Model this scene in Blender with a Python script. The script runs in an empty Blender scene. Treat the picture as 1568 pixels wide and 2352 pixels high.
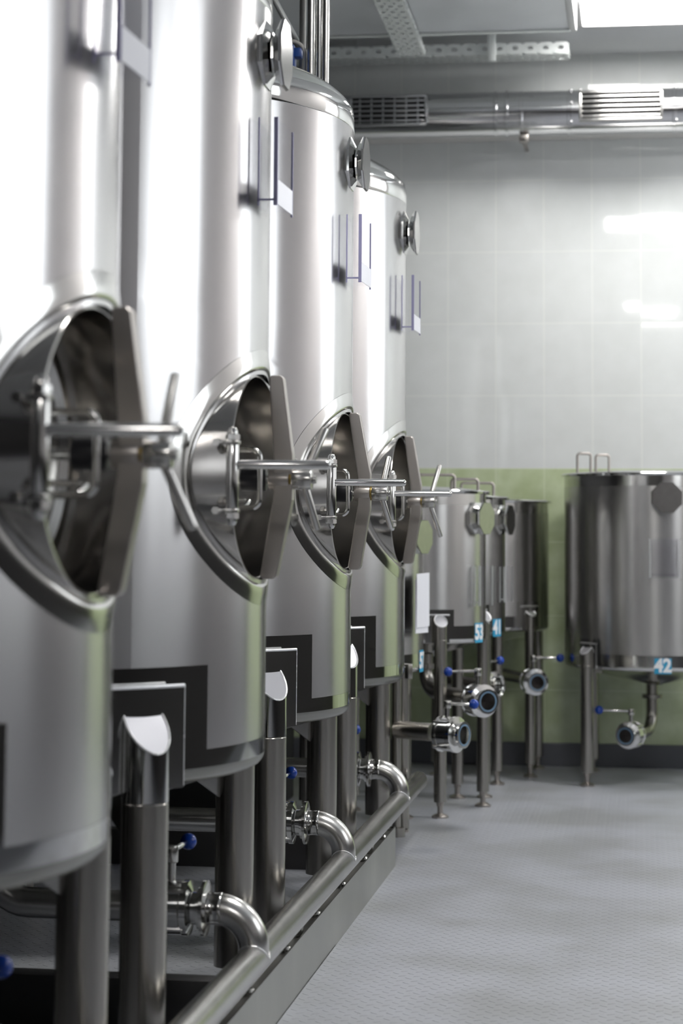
import bpy, bmesh, math, random
from mathutils import Matrix, Vector
random.seed(7)
PI = math.pi
sc = bpy.context.scene
COL = sc.collection

# ------------------------------------------------------------------ camera
CAM_H = 1.0
F_PX, YAW, PITCH, ROLL, PY = 4698.72, 0.14530, 0.09101, 0.00722, 803.2
fw = Vector((-math.sin(YAW)*math.cos(PITCH), math.cos(YAW)*math.cos(PITCH), math.sin(PITCH)))
r0 = Vector((math.cos(YAW), math.sin(YAW), 0)); u0 = r0.cross(fw)
rr = math.cos(ROLL)*r0 + math.sin(ROLL)*u0
uu = -math.sin(ROLL)*r0 + math.cos(ROLL)*u0
cd = bpy.data.cameras.new('camera'); cam = bpy.data.objects.new('camera', cd); COL.objects.link(cam)
m = Matrix.Identity(4)
for i in range(3):
    m[i][0], m[i][1], m[i][2] = rr[i], uu[i], -fw[i]
m[0][3], m[1][3], m[2][3] = 0, 0, CAM_H
cam.matrix_world = m
cd.sensor_fit = 'AUTO'; cd.sensor_width = 36.0
cd.lens = F_PX/2352*36.0
cd.shift_x = 0.0; cd.shift_y = -(1176-PY)/2352
cd.clip_start = 0.05; cd.clip_end = 60
cd.dof.use_dof = True; cd.dof.focus_distance = 5.15; cd.dof.aperture_fstop = 4.0
sc.camera = cam

# ------------------------------------------------------------------ light, exposure
sc.view_settings.view_transform = 'Standard'
sc.view_settings.look = 'None'
sc.view_settings.gamma = 1.0
sc.view_settings.use_curve_mapping = False
sc.view_settings.exposure = 0.20
PANEL_STRENGTH = 44.0
SKY_STRENGTH = 3.2
w = bpy.data.worlds.new('world'); sc.world = w; w.use_nodes = True
w.node_tree.nodes['Background'].inputs[0].default_value = (0.93, 0.97, 1.0, 1)
w.node_tree.nodes['Background'].inputs[1].default_value = SKY_STRENGTH
try:
    sc.cycles.max_bounces = 10; sc.cycles.glossy_bounces = 6; sc.cycles.diffuse_bounces = 5
    sc.cycles.transmission_bounces = 6; sc.cycles.transparent_max_bounces = 10
    sc.cycles.sample_clamp_indirect = 6.0
    sc.cycles.caustics_reflective = False; sc.cycles.caustics_refractive = False
    sc.cycles.use_denoising = True
except Exception:
    pass

# ------------------------------------------------------------------ materials
def new_mat(name):
    mt = bpy.data.materials.new(name); mt.use_nodes = True
    nt = mt.node_tree
    return mt, nt, nt.nodes['Principled BSDF']

def setp(b, **k):
    names = {'base': 'Base Color', 'metal': 'Metallic', 'rough': 'Roughness', 'aniso': 'Anisotropic',
             'arot': 'Anisotropic Rotation', 'trans': 'Transmission Weight', 'ior': 'IOR', 'coat': 'Coat Weight',
             'emit': 'Emission Strength', 'ecol': 'Emission Color', 'alpha': 'Alpha', 'spec': 'Specular IOR Level'}
    for a, v in k.items():
        b.inputs[names[a]].default_value = v if not (isinstance(v, tuple) and len(v) == 3) else (*v, 1)

def steel(name, base, rough, aniso=0.0, arot=0.0, noise=0.0, nscale=(6, 6, 6), bump=0.0, mottle=0.0):
    mt, nt, b = new_mat(name)
    setp(b, base=base, metal=1.0, rough=rough)
    if aniso:
        tg = nt.nodes.new('ShaderNodeTangent'); tg.direction_type = 'RADIAL'; tg.axis = 'Z'
        nt.links.new(tg.outputs[0], b.inputs['Tangent'])
        setp(b, aniso=aniso, arot=arot)
    if noise or bump or mottle:
        tc = nt.nodes.new('ShaderNodeTexCoord'); mp = nt.nodes.new('ShaderNodeMapping')
        mp.inputs['Scale'].default_value = nscale
        nz = nt.nodes.new('ShaderNodeTexNoise'); nz.inputs['Scale'].default_value = 1.0; nz.inputs['Detail'].default_value = 4
        nt.links.new(tc.outputs['Object'], mp.inputs[0]); nt.links.new(mp.outputs[0], nz.inputs['Vector'])
        if noise:
            mr = nt.nodes.new('ShaderNodeMapRange')
            mr.inputs['To Min'].default_value = max(0.02, rough-noise); mr.inputs['To Max'].default_value = rough+noise
            nt.links.new(nz.outputs['Fac'], mr.inputs['Value']); nt.links.new(mr.outputs[0], b.inputs['Roughness'])
        if mottle:
            mx = nt.nodes.new('ShaderNodeMix'); mx.data_type = 'RGBA'
            mx.inputs['A'].default_value = (*[c*(1-mottle) for c in base], 1); mx.inputs['B'].default_value = (*[min(1, c*(1+mottle)) for c in base], 1)
            nt.links.new(nz.outputs['Fac'], mx.inputs['Factor']); nt.links.new(mx.outputs['Result'], b.inputs['Base Color'])
        if bump:
            bp = nt.nodes.new('ShaderNodeBump'); bp.inputs['Strength'].default_value = bump; bp.inputs['Distance'].default_value = 0.002
            nt.links.new(nz.outputs['Fac'], bp.inputs['Height']); nt.links.new(bp.outputs[0], b.inputs['Normal'])
    return mt

def plain(name, base, rough, metal=0.0, coat=0.0):
    mt, nt, b = new_mat(name); setp(b, base=base, rough=rough, metal=metal, coat=coat)
    return mt

M_BODY = steel('brushed_tank_steel', (0.62, 0.612, 0.615), 0.235, aniso=0.82, arot=0.25)
M_SBODY = steel('brushed_small_tank_steel', (0.54, 0.53, 0.52), 0.27, aniso=0.75, arot=0.25)
M_MIRROR = steel('mirror_steel', (0.66, 0.66, 0.65), 0.07, noise=0.03, nscale=(8, 8, 8), bump=0.05)
M_POLISH = steel('polished_steel', (0.64, 0.635, 0.62), 0.14)
M_PIPE = steel('brushed_pipe_steel', (0.62, 0.61, 0.59), 0.24, noise=0.05, nscale=(30, 30, 30))
M_LEG = steel('satin_leg_steel', (0.37, 0.355, 0.33), 0.26, aniso=0.5, arot=0.25, nscale=(4, 4, 4), mottle=0.05)
M_YOKE = steel('matt_yoke_steel', (0.44, 0.41, 0.385), 0.36, noise=0.05, nscale=(20, 20, 20), mottle=0.08)
M_NECK = steel('manway_steel', (0.50, 0.485, 0.465), 0.13, nscale=(3, 3, 90), bump=0.03)
M_VALVE = steel('valve_steel', (0.70, 0.70, 0.69), 0.12)
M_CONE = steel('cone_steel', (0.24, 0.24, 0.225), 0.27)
M_SATIN = steel('satin_steel', (0.52, 0.51, 0.49), 0.20, noise=0.05, nscale=(10, 10, 10))
M_WELD = steel('weld_steel', (0.85, 0.85, 0.86), 0.30, bump=0.9, nscale=(180, 180, 180))
M_CAP = plain('ground_cap_steel', (0.52, 0.52, 0.55), 0.3, 1.0)
M_BEAM = steel('worn_beam_steel', (0.42, 0.42, 0.40), 0.38, noise=0.10, nscale=(14, 5, 3), mottle=0.35)
M_FACE = steel('gauge_face_steel', (0.46, 0.45, 0.44), 0.17, nscale=(60, 60, 60), mottle=0.12)
M_GALV = steel('galvanised_sheet', (0.68, 0.70, 0.73), 0.45, noise=0.08, nscale=(5, 5, 5), mottle=0.08)
M_TRAY = plain('perforated_tray_steel', (0.74, 0.77, 0.76), 0.45, 0.5)
M_DUCT = steel('duct_steel', (0.70, 0.70, 0.71), 0.13, noise=0.04, nscale=(4, 4, 4), bump=0.12)
M_BLACK = plain('black_rubber', (0.006, 0.006, 0.009), 0.45)
M_HOLE = plain('dark_void', (0.01, 0.01, 0.01), 0.8)
M_DISC = plain('dark_valve_disc', (0.035, 0.024, 0.022), 0.4)
M_BRASS = steel('brass', (0.28, 0.20, 0.07), 0.35)
M_BLUE = plain('blue_plastic', (0.006, 0.055, 0.38), 0.22)
M_BLUEC = plain('blue_clamp_plastic', (0.01, 0.05, 0.22), 0.4)
M_SEAL = plain('pale_blue_seal', (0.13, 0.22, 0.32), 0.4)
M_STICK = plain('blue_sticker', (0.03, 0.33, 0.56), 0.45)
M_WHITE = plain('white_print', (0.86, 0.88, 0.90), 0.5)
M_PAPER = plain('paper', (0.80, 0.81, 0.86), 0.7)
M_CABLE = plain('grey_cable', (0.62, 0.61, 0.58), 0.5)
M_BCABLE = plain('dark_cable', (0.03, 0.04, 0.07), 0.5)
M_SHADEDARK = plain('shade_dark_metal', (0.022, 0.021, 0.022), 0.45)  # near-black base puts shade into the cross beams and the filler box
M_CEIL = plain('ceiling_paint', (0.86, 0.88, 0.90), 0.6)
M_TRIM = plain('trim_paint', (0.74, 0.72, 0.70), 0.5)
M_KERB = plain('grey_kerb', (0.115, 0.12, 0.135), 0.35)
M_FRAME = plain('window_frame_white', (0.8, 0.8, 0.8), 0.4)

def acrylic():
    mt, nt, b = new_mat('clear_acrylic')
    out = nt.nodes['Material Output']
    tr = nt.nodes.new('ShaderNodeBsdfTransparent'); tr.inputs[0].default_value = (0.995, 0.995, 1.0, 1)
    gl = nt.nodes.new('ShaderNodeBsdfGlossy'); gl.inputs['Roughness'].default_value = 0.05; gl.inputs[0].default_value = (0.9, 0.9, 1, 1)
    fr = nt.nodes.new('ShaderNodeValue'); fr.outputs[0].default_value = 0.035
    mx = nt.nodes.new('ShaderNodeMixShader')
    nt.links.new(fr.outputs[0], mx.inputs[0]); nt.links.new(tr.outputs[0], mx.inputs[1]); nt.links.new(gl.outputs[0], mx.inputs[2])
    nt.links.new(mx.outputs[0], out.inputs[0])
    return mt
M_ACRYL = acrylic()
def acrylic_edge():
    mt, nt, b = new_mat('acrylic_edge')
    setp(b, base=(0.36, 0.35, 0.56), rough=0.3)
    return mt
M_AEDGE = acrylic_edge()

def emitter(name, col, s):
    mt, nt, b = new_mat(name)
    setp(b, base=(0.8, 0.8, 0.8), ecol=col, emit=s)
    return mt
M_LED = emitter('led_diffuser', (1.0, 0.985, 0.96), PANEL_STRENGTH)
M_LED_DIM = emitter('led_diffuser_dim', (1.0, 0.985, 0.96), PANEL_STRENGTH*0.56)

def mth(nt, op, a, b=None, c=None):
    n = nt.nodes.new('ShaderNodeMath'); n.operation = op
    for i, x in enumerate((a, b, c)):
        if x is None: continue
        if isinstance(x, (int, float)): n.inputs[i].default_value = x
        else: nt.links.new(x, n.inputs[i])
    return n.outputs[0]

def two_tone(name, low, high, zsplit):
    mt, nt, b = new_mat(name)
    geo = nt.nodes.new('ShaderNodeNewGeometry'); sp = nt.nodes.new('ShaderNodeSeparateXYZ')
    nt.links.new(geo.outputs['Position'], sp.inputs[0])
    mx = nt.nodes.new('ShaderNodeMix'); mx.data_type = 'RGBA'
    mx.inputs['A'].default_value = (*high, 1); mx.inputs['B'].default_value = (*low, 1)
    nt.links.new(mth(nt, 'LESS_THAN', sp.outputs[2], zsplit), mx.inputs['Factor'])
    nt.links.new(mx.outputs['Result'], b.inputs['Base Color']); setp(b, rough=0.5)
    return mt

def tile_mat(name, axis, green=True):
    mt, nt, b = new_mat(name)
    geo = nt.nodes.new('ShaderNodeNewGeometry'); sp = nt.nodes.new('ShaderNodeSeparateXYZ')
    nt.links.new(geo.outputs['Position'], sp.inputs[0])
    u = mth(nt, 'DIVIDE', mth(nt, 'ADD', sp.outputs[axis], 0.426+0.2165*200), 0.2165)
    v = mth(nt, 'DIVIDE', mth(nt, 'ADD', sp.outputs[2], -1.309+0.3265*200), 0.3265)
    def edge(t, wd):
        fr = mth(nt, 'FRACT', t)
        d = mth(nt, 'MINIMUM', fr, mth(nt, 'SUBTRACT', 1.0, fr))
        return mth(nt, 'LESS_THAN', d, wd)
    grout = mth(nt, 'MAXIMUM', edge(u, 0.0085), edge(v, 0.0055))
    cid = nt.nodes.new('ShaderNodeCombineXYZ')
    nt.links.new(mth(nt, 'FLOOR', u), cid.inputs[0]); nt.links.new(mth(nt, 'FLOOR', v), cid.inputs[1])
    wn = nt.nodes.new('ShaderNodeTexWhiteNoise'); wn.noise_dimensions = '2D'; nt.links.new(cid.outputs[0], wn.inputs['Vector'])
    # slightly uneven laying of each tile
    vm = nt.nodes.new('ShaderNodeVectorMath'); vm.operation = 'SUBTRACT'; vm.inputs[1].default_value = (0.5, 0.5, 0.5)
    nt.links.new(wn.outputs['Color'], vm.inputs[0])
    vs = nt.nodes.new('ShaderNodeVectorMath'); vs.operation = 'SCALE'; vs.inputs['Scale'].default_value = 0.012
    nt.links.new(vm.outputs[0], vs.inputs[0])
    va = nt.nodes.new('ShaderNodeVectorMath'); va.operation = 'ADD'
    nt.links.new(geo.outputs['Normal'], va.inputs[0]); nt.links.new(vs.outputs[0], va.inputs[1])
    vn = nt.nodes.new('ShaderNodeVectorMath'); vn.operation = 'NORMALIZE'; nt.links.new(va.outputs[0], vn.inputs[0])
    nz = nt.nodes.new('ShaderNodeTexNoise'); nz.inputs['Scale'].default_value = 9; nz.inputs['Detail'].default_value = 5
    nt.links.new(geo.outputs['Position'], nz.inputs['Vector'])
    wv = nt.nodes.new('ShaderNodeBump'); wv.inputs['Strength'].default_value = 0.05; wv.inputs['Distance'].default_value = 0.0015
    nt.links.new(nz.outputs['Fac'], wv.inputs['Height']); nt.links.new(vn.outputs[0], wv.inputs['Normal'])
    nt.links.new(wv.outputs[0], b.inputs['Normal'])
    def mix(f, a, bb):
        mx = nt.nodes.new('ShaderNodeMix'); mx.data_type = 'RGBA'
        for s, x in (('Factor', f), ('A', a), ('B', bb)):
            if isinstance(x, (int, float)): mx.inputs[s].default_value = x
            elif isinstance(x, tuple): mx.inputs[s].default_value = (*x, 1)
            else: nt.links.new(x, mx.inputs[s])
        return mx.outputs['Result']
    ramp = nt.nodes.new('ShaderNodeMapRange'); ramp.inputs['From Min'].default_value = 0.35; ramp.inputs['From Max'].default_value = 0.7
    nt.links.new(nz.outputs['Fac'], ramp.inputs['Value'])
    grn = mix(ramp.outputs[0], (0.52, 0.61, 0.35), (0.68, 0.77, 0.52))
    wht = mix(ramp.outputs[0], (0.80, 0.825, 0.815), (0.84, 0.865, 0.86))
    low = mth(nt, 'LESS_THAN', sp.outputs[2], 1.309)
    col = mix(low, wht, grn) if green else wht
    gcol = mix(low, (0.88, 0.90, 0.865), (0.72, 0.79, 0.58))
    nt.links.new(mix(grout, col, gcol), b.inputs['Base Color'])
    rg = mth(nt, 'ADD', mth(nt, 'MULTIPLY', grout, 0.4), 0.035)
    nt.links.new(rg, b.inputs['Roughness'])
    return mt
M_TILE_X = tile_mat('wall_tiles_x', 0)
M_WALLR = two_tone('right_wall_reflection_tones', (0.016, 0.0145, 0.014), (0.80, 0.77, 0.77), 0.95)  # near-black lower tone stands in for unseen dark tanks in reflections
M_WALLF = two_tone('front_wall_shade_tones', (0.03, 0.027, 0.025), (0.13, 0.125, 0.12), 1.2)  # dark tones put the unlit room behind the camera into the colour
M_WALLL = plain('left_wall_paint', (0.035, 0.035, 0.038), 0.5)

def floor_mat():
    mt, nt, b = new_mat('tread_plate_floor')
    geo = nt.nodes.new('ShaderNodeNewGeometry'); sp = nt.nodes.new('ShaderNodeSeparateXYZ')
    nt.links.new(geo.outputs['Position'], sp.inputs[0])
    PX, PYY = 0.034, 0.050
    def dash(ox, oy, ang):
        u = mth(nt, 'MULTIPLY', mth(nt, 'SUBTRACT', mth(nt, 'FRACT', mth(nt, 'ADD', mth(nt, 'DIVIDE', sp.outputs[0], PX), 200.5+ox)), 0.5), PX)
        v = mth(nt, 'MULTIPLY', mth(nt, 'SUBTRACT', mth(nt, 'FRACT', mth(nt, 'ADD', mth(nt, 'DIVIDE', sp.outputs[1], PYY), 200.5+oy)), 0.5), PYY)
        c, s = math.cos(ang), math.sin(ang)
        a = mth(nt, 'DIVIDE', mth(nt, 'ADD', mth(nt, 'MULTIPLY', u, c), mth(nt, 'MULTIPLY', v, s)), 0.0125)
        q = mth(nt, 'DIVIDE', mth(nt, 'SUBTRACT', mth(nt, 'MULTIPLY', v, c), mth(nt, 'MULTIPLY', u, s)), 0.0032)
        d = mth(nt, 'ADD', mth(nt, 'MULTIPLY', a, a), mth(nt, 'MULTIPLY', q, q))
        mr = nt.nodes.new('ShaderNodeMapRange'); mr.interpolation_type = 'SMOOTHSTEP'
        mr.inputs['From Min'].default_value = 1.0; mr.inputs['From Max'].default_value = 0.15
        nt.links.new(d, mr.inputs['Value'])
        return mr.outputs[0]
    h = mth(nt, 'MAXIMUM', dash(0, 0, math.radians(42)), dash(0.5, 0.5, math.radians(-42)))
    bp = nt.nodes.new('ShaderNodeBump'); bp.inputs['Strength'].default_value = 1.0; bp.inputs['Distance'].default_value = 0.0028
    nt.links.new(h, bp.inputs['Height']); nt.links.new(bp.outputs[0], b.inputs['Normal'])
    nz = nt.nodes.new('ShaderNodeTexNoise'); nz.inputs['Scale'].default_value = 2.6; nz.inputs['Detail'].default_value = 6
    nt.links.new(geo.outputs['Position'], nz.inputs['Vector'])
    mx = nt.nodes.new('ShaderNodeMix'); mx.data_type = 'RGBA'
    mx.inputs['A'].default_value = (0.33, 0.34, 0.355, 1); mx.inputs['B'].default_value = (0.43, 0.445, 0.49, 1)
    mr = nt.nodes.new('ShaderNodeMapRange'); mr.inputs['From Min'].default_value = 0.35; mr.inputs['From Max'].default_value = 0.6
    nt.links.new(nz.outputs['Fac'], mr.inputs['Value']); nt.links.new(mr.outputs[0], mx.inputs['Factor'])
    # dark specks of dirt
    vo = nt.nodes.new('ShaderNodeTexNoise'); vo.inputs['Scale'].default_value = 70; vo.inputs['Detail'].default_value = 2
    nt.links.new(geo.outputs['Position'], vo.inputs['Vector'])
    sp2 = mth(nt, 'GREATER_THAN', vo.outputs['Fac'], 0.74)
    m2 = nt.nodes.new('ShaderNodeMix'); m2.data_type = 'RGBA'; m2.inputs['B'].default_value = (0.05, 0.05, 0.05, 1)
    nt.links.new(mx.outputs['Result'], m2.inputs['A']); nt.links.new(mth(nt, 'MULTIPLY', sp2, 0.7), m2.inputs['Factor'])
    nt.links.new(m2.outputs['Result'], b.inputs['Base Color'])
    setp(b, rough=0.36)
    return mt
M_FLOOR = floor_mat()

# ------------------------------------------------------------------ mesh helpers
def frame(o, d, up=(0, 0, 1)):
    z = Vector(d).normalized(); x = Vector(up).cross(z)
    if x.length < 1e-4: x = Vector((1, 0, 0)).cross(z)
    if x.length < 1e-4: x = Vector((0, 1, 0)).cross(z)
    x.normalize(); y = z.cross(x)
    M = Matrix.Identity(4)
    for i in range(3): M[i][0], M[i][1], M[i][2], M[i][3] = x[i], y[i], z[i], o[i]
    return M

class MB:
    def __init__(s): s.v, s.f, s.mi = [], [], []
    def add(s, vs, fs, mi=0, M=None):
        b = len(s.v)
        s.v += [tuple(M @ Vector(p)) if M is not None else tuple(p) for p in vs]
        s.f += [tuple(b+i for i in f) for f in fs]; s.mi += [mi]*len(fs)
        return s
    def box(s, c, size, bevel=0.0, mi=0, M=None, seg=2):
        bm = bmesh.new(); bmesh.ops.create_cube(bm, size=1.0)
        for q in bm.verts: q.co = Vector((q.co.x*size[0], q.co.y*size[1], q.co.z*size[2]))
        if bevel: bmesh.ops.bevel(bm, geom=bm.edges[:], offset=bevel, segments=seg, affect='EDGES', profile=0.5)
        bm.verts.ensure_lookup_table(); bm.verts.index_update()
        T = Matrix.Translation(c)
        if M is not None: T = M @ T
        s.add([q.co[:] for q in bm.verts], [[q.index for q in f.verts] for f in bm.faces], mi, T); bm.free(); return s
    def lathe(s, prof, n=48, mi=0, M=None, cap0=False, cap1=False):
        vs, fs = [], []
        for (r, z) in prof:
            for k in range(n):
                a = 2*PI*k/n; vs.append((r*math.cos(a), r*math.sin(a), z))
        for i in range(len(prof)-1):
            for k in range(n):
                k2 = (k+1) % n; fs.append((i*n+k, i*n+k2, (i+1)*n+k2, (i+1)*n+k))
        if cap0: fs.append(tuple(range(n-1, -1, -1)))
        if cap1: fs.append(tuple((len(prof)-1)*n+k for k in range(n)))
        return s.add(vs, fs, mi, M)
    def cyl(s, a, b, r, n=20, mi=0, bev=0.0, r2=None):
        a, b = Vector(a), Vector(b); L = (b-a).length; r2 = r if r2 is None else r2
        pr = [(r, 0), (r2, L)] if not bev else [(r-bev, 0), (r-bev*.3, bev*.3), (r, bev), (r2, L-bev), (r2-bev*.3, L-bev*.3), (r2-bev, L)]
        return s.lathe(pr, n, mi, frame(a, b-a), True, True)
    def tube(s, pts, r, n=16, mi=0, caps=True):
        P = [Vector(p) for p in pts]; vs, fs = [], []
        t0 = (P[1]-P[0]).normalized(); x = t0.orthogonal().normalized()
        for i, p in enumerate(P):
            t = ((P[min(i+1, len(P)-1)]-P[max(i-1, 0)])).normalized()
            x = (x - t*x.dot(t)).normalized(); y = t.cross(x)
            rad = r[i] if isinstance(r, (list, tuple)) else r
            for k in range(n):
                a = 2*PI*k/n; vs.append(tuple(p + rad*(math.cos(a)*x+math.sin(a)*y)))
        for i in range(len(P)-1):
            for k in range(n):
                k2 = (k+1) % n; fs.append((i*n+k, i*n+k2, (i+1)*n+k2, (i+1)*n+k))
        if caps:
            fs.append(tuple(range(n-1, -1, -1))); fs.append(tuple((len(P)-1)*n+k for k in range(n)))
        return s.add(vs, fs, mi)
    def sphere(s, c, r, n=24, mi=0, sx=1, sy=1, sz=1):
        m_ = n//2; prof = [(max(1e-5, r*math.sin(PI*i/m_)), -r*math.cos(PI*i/m_)) for i in range(m_+1)]
        return s.lathe(prof, n, mi, Matrix.Translation(c) @ Matrix.Diagonal((sx, sy, sz, 1)))
    def prism(s, poly, z0, z1, mi=0, M=None):
        n = len(poly); vs = [(x, y, z0) for x, y in poly]+[(x, y, z1) for x, y in poly]
        fs = [tuple(range(n-1, -1, -1)), tuple(range(n, 2*n))]+[(i, (i+1) % n, n+(i+1) % n, n+i) for i in range(n)]
        return s.add(vs, fs, mi, M)
    def build(s, name, mats, parent=None, loc=None, sharp=35, flat=False):
        me = bpy.data.meshes.new(name); me.from_pydata(s.v, [], s.f)
        if not isinstance(mats, (list, tuple)): mats = [mats]
        for q in mats: me.materials.append(q)
        me.polygons.foreach_set('material_index', s.mi)
        bm = bmesh.new(); bm.from_mesh(me); bmesh.ops.recalc_face_normals(bm, faces=bm.faces); bm.to_mesh(me); bm.free()
        if not flat:
            me.polygons.foreach_set('use_smooth', [True]*len(me.polygons))
            me.set_sharp_from_angle(angle=math.radians(sharp))
        me.update()
        o = bpy.data.objects.new(name, me); COL.objects.link(o)
        if parent is not None: o.parent = parent
        if loc is not None: o.location = loc
        return o

def bend(pts, rad, n=8):
    P = [Vector(p) for p in pts]; out = [P[0]]
    for i in range(1, len(P)-1):
        a, b, c = P[i-1], P[i], P[i+1]
        d1, d2 = (a-b).normalized(), (c-b).normalized()
        ang = d1.angle(d2); t = rad/math.tan(ang/2)
        t = min(t, (a-b).length*0.999, (c-b).length*0.999); rr_ = t*math.tan(ang/2)
        p0, p1 = b+d1*t, b+d2*t
        cen = b+(d1+d2).normalized()*(rr_/math.sin(ang/2))
        v0, v1 = p0-cen, p1-cen; th = v0.angle(v1)
        for k in range(n+1):
            f = k/n
            out.append(cen + (math.sin((1-f)*th)*v0+math.sin(f*th)*v1)/math.sin(th))
    out.append(P[-1]); return out

def tag(o, label=None, cat=None, group=None, kind=None):
    if label: o['label'] = label
    if cat: o['category'] = cat
    if group: o['group'] = group
    if kind: o['kind'] = kind
    return o

def empty(name, loc, rz=0.0):
    o = bpy.data.objects.new(name, None); COL.objects.link(o); o.location = loc; o.rotation_euler = (0, 0, rz)
    o.empty_display_size = 0.1
    return o

def cyl_patch(R, th0, th1, z0, z1, nt=24, nz=6, mi=0, mb=None):
    mb = mb or MB(); vs, fs = [], []
    for j in range(nz+1):
        for i in range(nt+1):
            a = th0+(th1-th0)*i/nt; z = z0+(z1-z0)*j/nz
            vs.append((R*math.cos(a), R*math.sin(a), z))
    for j in range(nz):
        for i in range(nt):
            a = j*(nt+1)+i; fs.append((a, a+1, a+nt+2, a+nt+1))
    return mb.add(vs, fs, mi)

def shell_patch(R0, R1, th0, th1, z0, z1, nt=16, mb=None, mi=0):
    """curved slab of real thickness"""
    mb = mb or MB(); vs, fs = [], []
    for j, z in enumerate((z0, z1)):
        for R in (R0, R1):
            for i in range(nt+1):
                a = th0+(th1-th0)*i/nt; vs.append((R*math.cos(a), R*math.sin(a), z))
    n = nt+1
    def q(j, l, i): return (j*2+l)*n+i
    for i in range(nt):
        fs += [(q(0, 1, i), q(0, 1, i+1), q(1, 1, i+1), q(1, 1, i)), (q(0, 0, i+1), q(0, 0, i), q(1, 0, i), q(1, 0, i+1)),
               (q(1, 0, i), q(1, 1, i), q(1, 1, i+1), q(1, 0, i+1)), (q(0, 1, i), q(0, 0, i), q(0, 0, i+1), q(0, 1, i+1))]
    fs += [(q(0, 0, 0), q(0, 1, 0), q(1, 1, 0), q(1, 0, 0)), (q(0, 1, nt), q(0, 0, nt), q(1, 0, nt), q(1, 1, nt))]
    return mb.add(vs, fs, mi)

def text_on_cyl(txt, size, R, th, z, parent, name, mat, aspect=1.0):
    cu = bpy.data.curves.new('tmp_text', 'FONT'); cu.body = txt; cu.size = size; cu.align_x = 'CENTER'; cu.align_y = 'CENTER'
    cu.offset = size*0.04; cu.resolution_u = 4
    o = bpy.data.objects.new('tmp_text', cu); COL.objects.link(o)
    dg = bpy.context.evaluated_depsgraph_get(); me = o.evaluated_get(dg).to_mesh()
    vs = [v.co.copy() for v in me.vertices]; fs = [tuple(p.vertices) for p in me.polygons]
    o.evaluated_get(dg).to_mesh_clear(); bpy.data.objects.remove(o); bpy.data.curves.remove(cu)
    mb = MB(); mb.add([(R*math.cos(th+v.x*aspect/R), R*math.sin(th+v.x*aspect/R), z+v.y) for v in vs], fs)
    return mb.build(name, mat, parent, flat=True)

OCT = [(math.cos(PI/8+k*PI/4), math.sin(PI/8+k*PI/4)) for k in range(8)]
def octagon_gauge(parent, R, th, z, rad=0.074, depth=0.040, name='octagonal_sensor_head'):
    d = Vector((math.cos(th), math.sin(th), 0)); o = d*(R-0.006); o.z = z
    M = frame(o, d); s = depth+0.006
    mb = MB()
    def ring(r, zz): return [(r*x, r*y, zz) for x, y in OCT]
    # rear collar opening towards the tank
    prof = [(rad*0.98, 0.0), (rad*0.98, s*0.18), (rad*0.62, s*0.46), (rad*0.42, s*0.46), (rad*0.42, s*0.58), (rad*0.66, s*0.58), (rad, s*0.92), (rad*0.985, s)]
    vs, fs = [], []
    for r, zz in prof: vs += ring(r, zz)
    for i in range(len(prof)-1):
        for k in range(8): fs.append((i*8+k, i*8+(k+1) % 8, (i+1)*8+(k+1) % 8, (i+1)*8+k))
    fs.append(tuple(range(7, -1, -1)))
    mb.add(vs, fs, 0, M)
    ob = mb.build(name, M_MIRROR, parent, sharp=20)
    fp = MB(); fp.prism([(rad*0.97*x, rad*0.97*y) for x, y in OCT], s-0.001, s+0.003, 0, M)
    fp.build('face_plate', M_FACE, ob, flat=True)
    return ob

def pocket(parent, R, th, z0, z1, wy=0.155, off=0.004, depth=0.036, strip=True):
    d = Vector((math.cos(th), math.sin(th), 0)); t = Vector((-d.y, d.x, 0))
    M = Matrix.Identity(4)
    for i in range(3): M[i][0], M[i][1], M[i][2] = d[i], t[i], (0, 0, 1)[i]
    x0 = R+off; H = z1-z0
    mb = MB()
    mb.box((x0+0.0015, 0, z0+H/2), (0.003, wy, H), 0, 0, M)
    mb.box((x0+depth, 0, z0+H/2), (0.003, wy, H), 0, 0, M)
    mb.box((x0+depth/2, 0, z0+0.0115), (depth-0.003, wy, 0.003), 0, 0, M)
    p = mb.build('document_pocket', M_ACRYL, parent, flat=True); ME = M_AEDGE if strip else M_TRAY
    e = MB()
    e.box((x0+depth, -wy/2-0.0015, z0+H/2), (0.008, 0.003, H), 0, 0, M)
    e.box((x0+0.0015, -wy/2-0.0015, z0+H/2), (0.003, 0.003, H), 0, 0, M)
    e.box((x0+depth/2, -wy/2-0.0015, z0+0.0115), (depth, 0.003, 0.004), 0, 0, M)
    e.build('acrylic_edge', ME, p, flat=True)
    e = MB(); e.box((x0+depth, wy/2+0.0015, z0+H/2), (0.004, 0.003, H), 0, 0, M); e.build('acrylic_edge', ME, p, flat=True)
    if strip:
        q = MB(); q.box((x0+depth+0.0023, 0, z0+H*0.16), (0.0012, wy*0.92, H*0.28), 0, 0, M)
        q.build('white_sticker', M_PAPER, p, flat=True)
    return p

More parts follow.
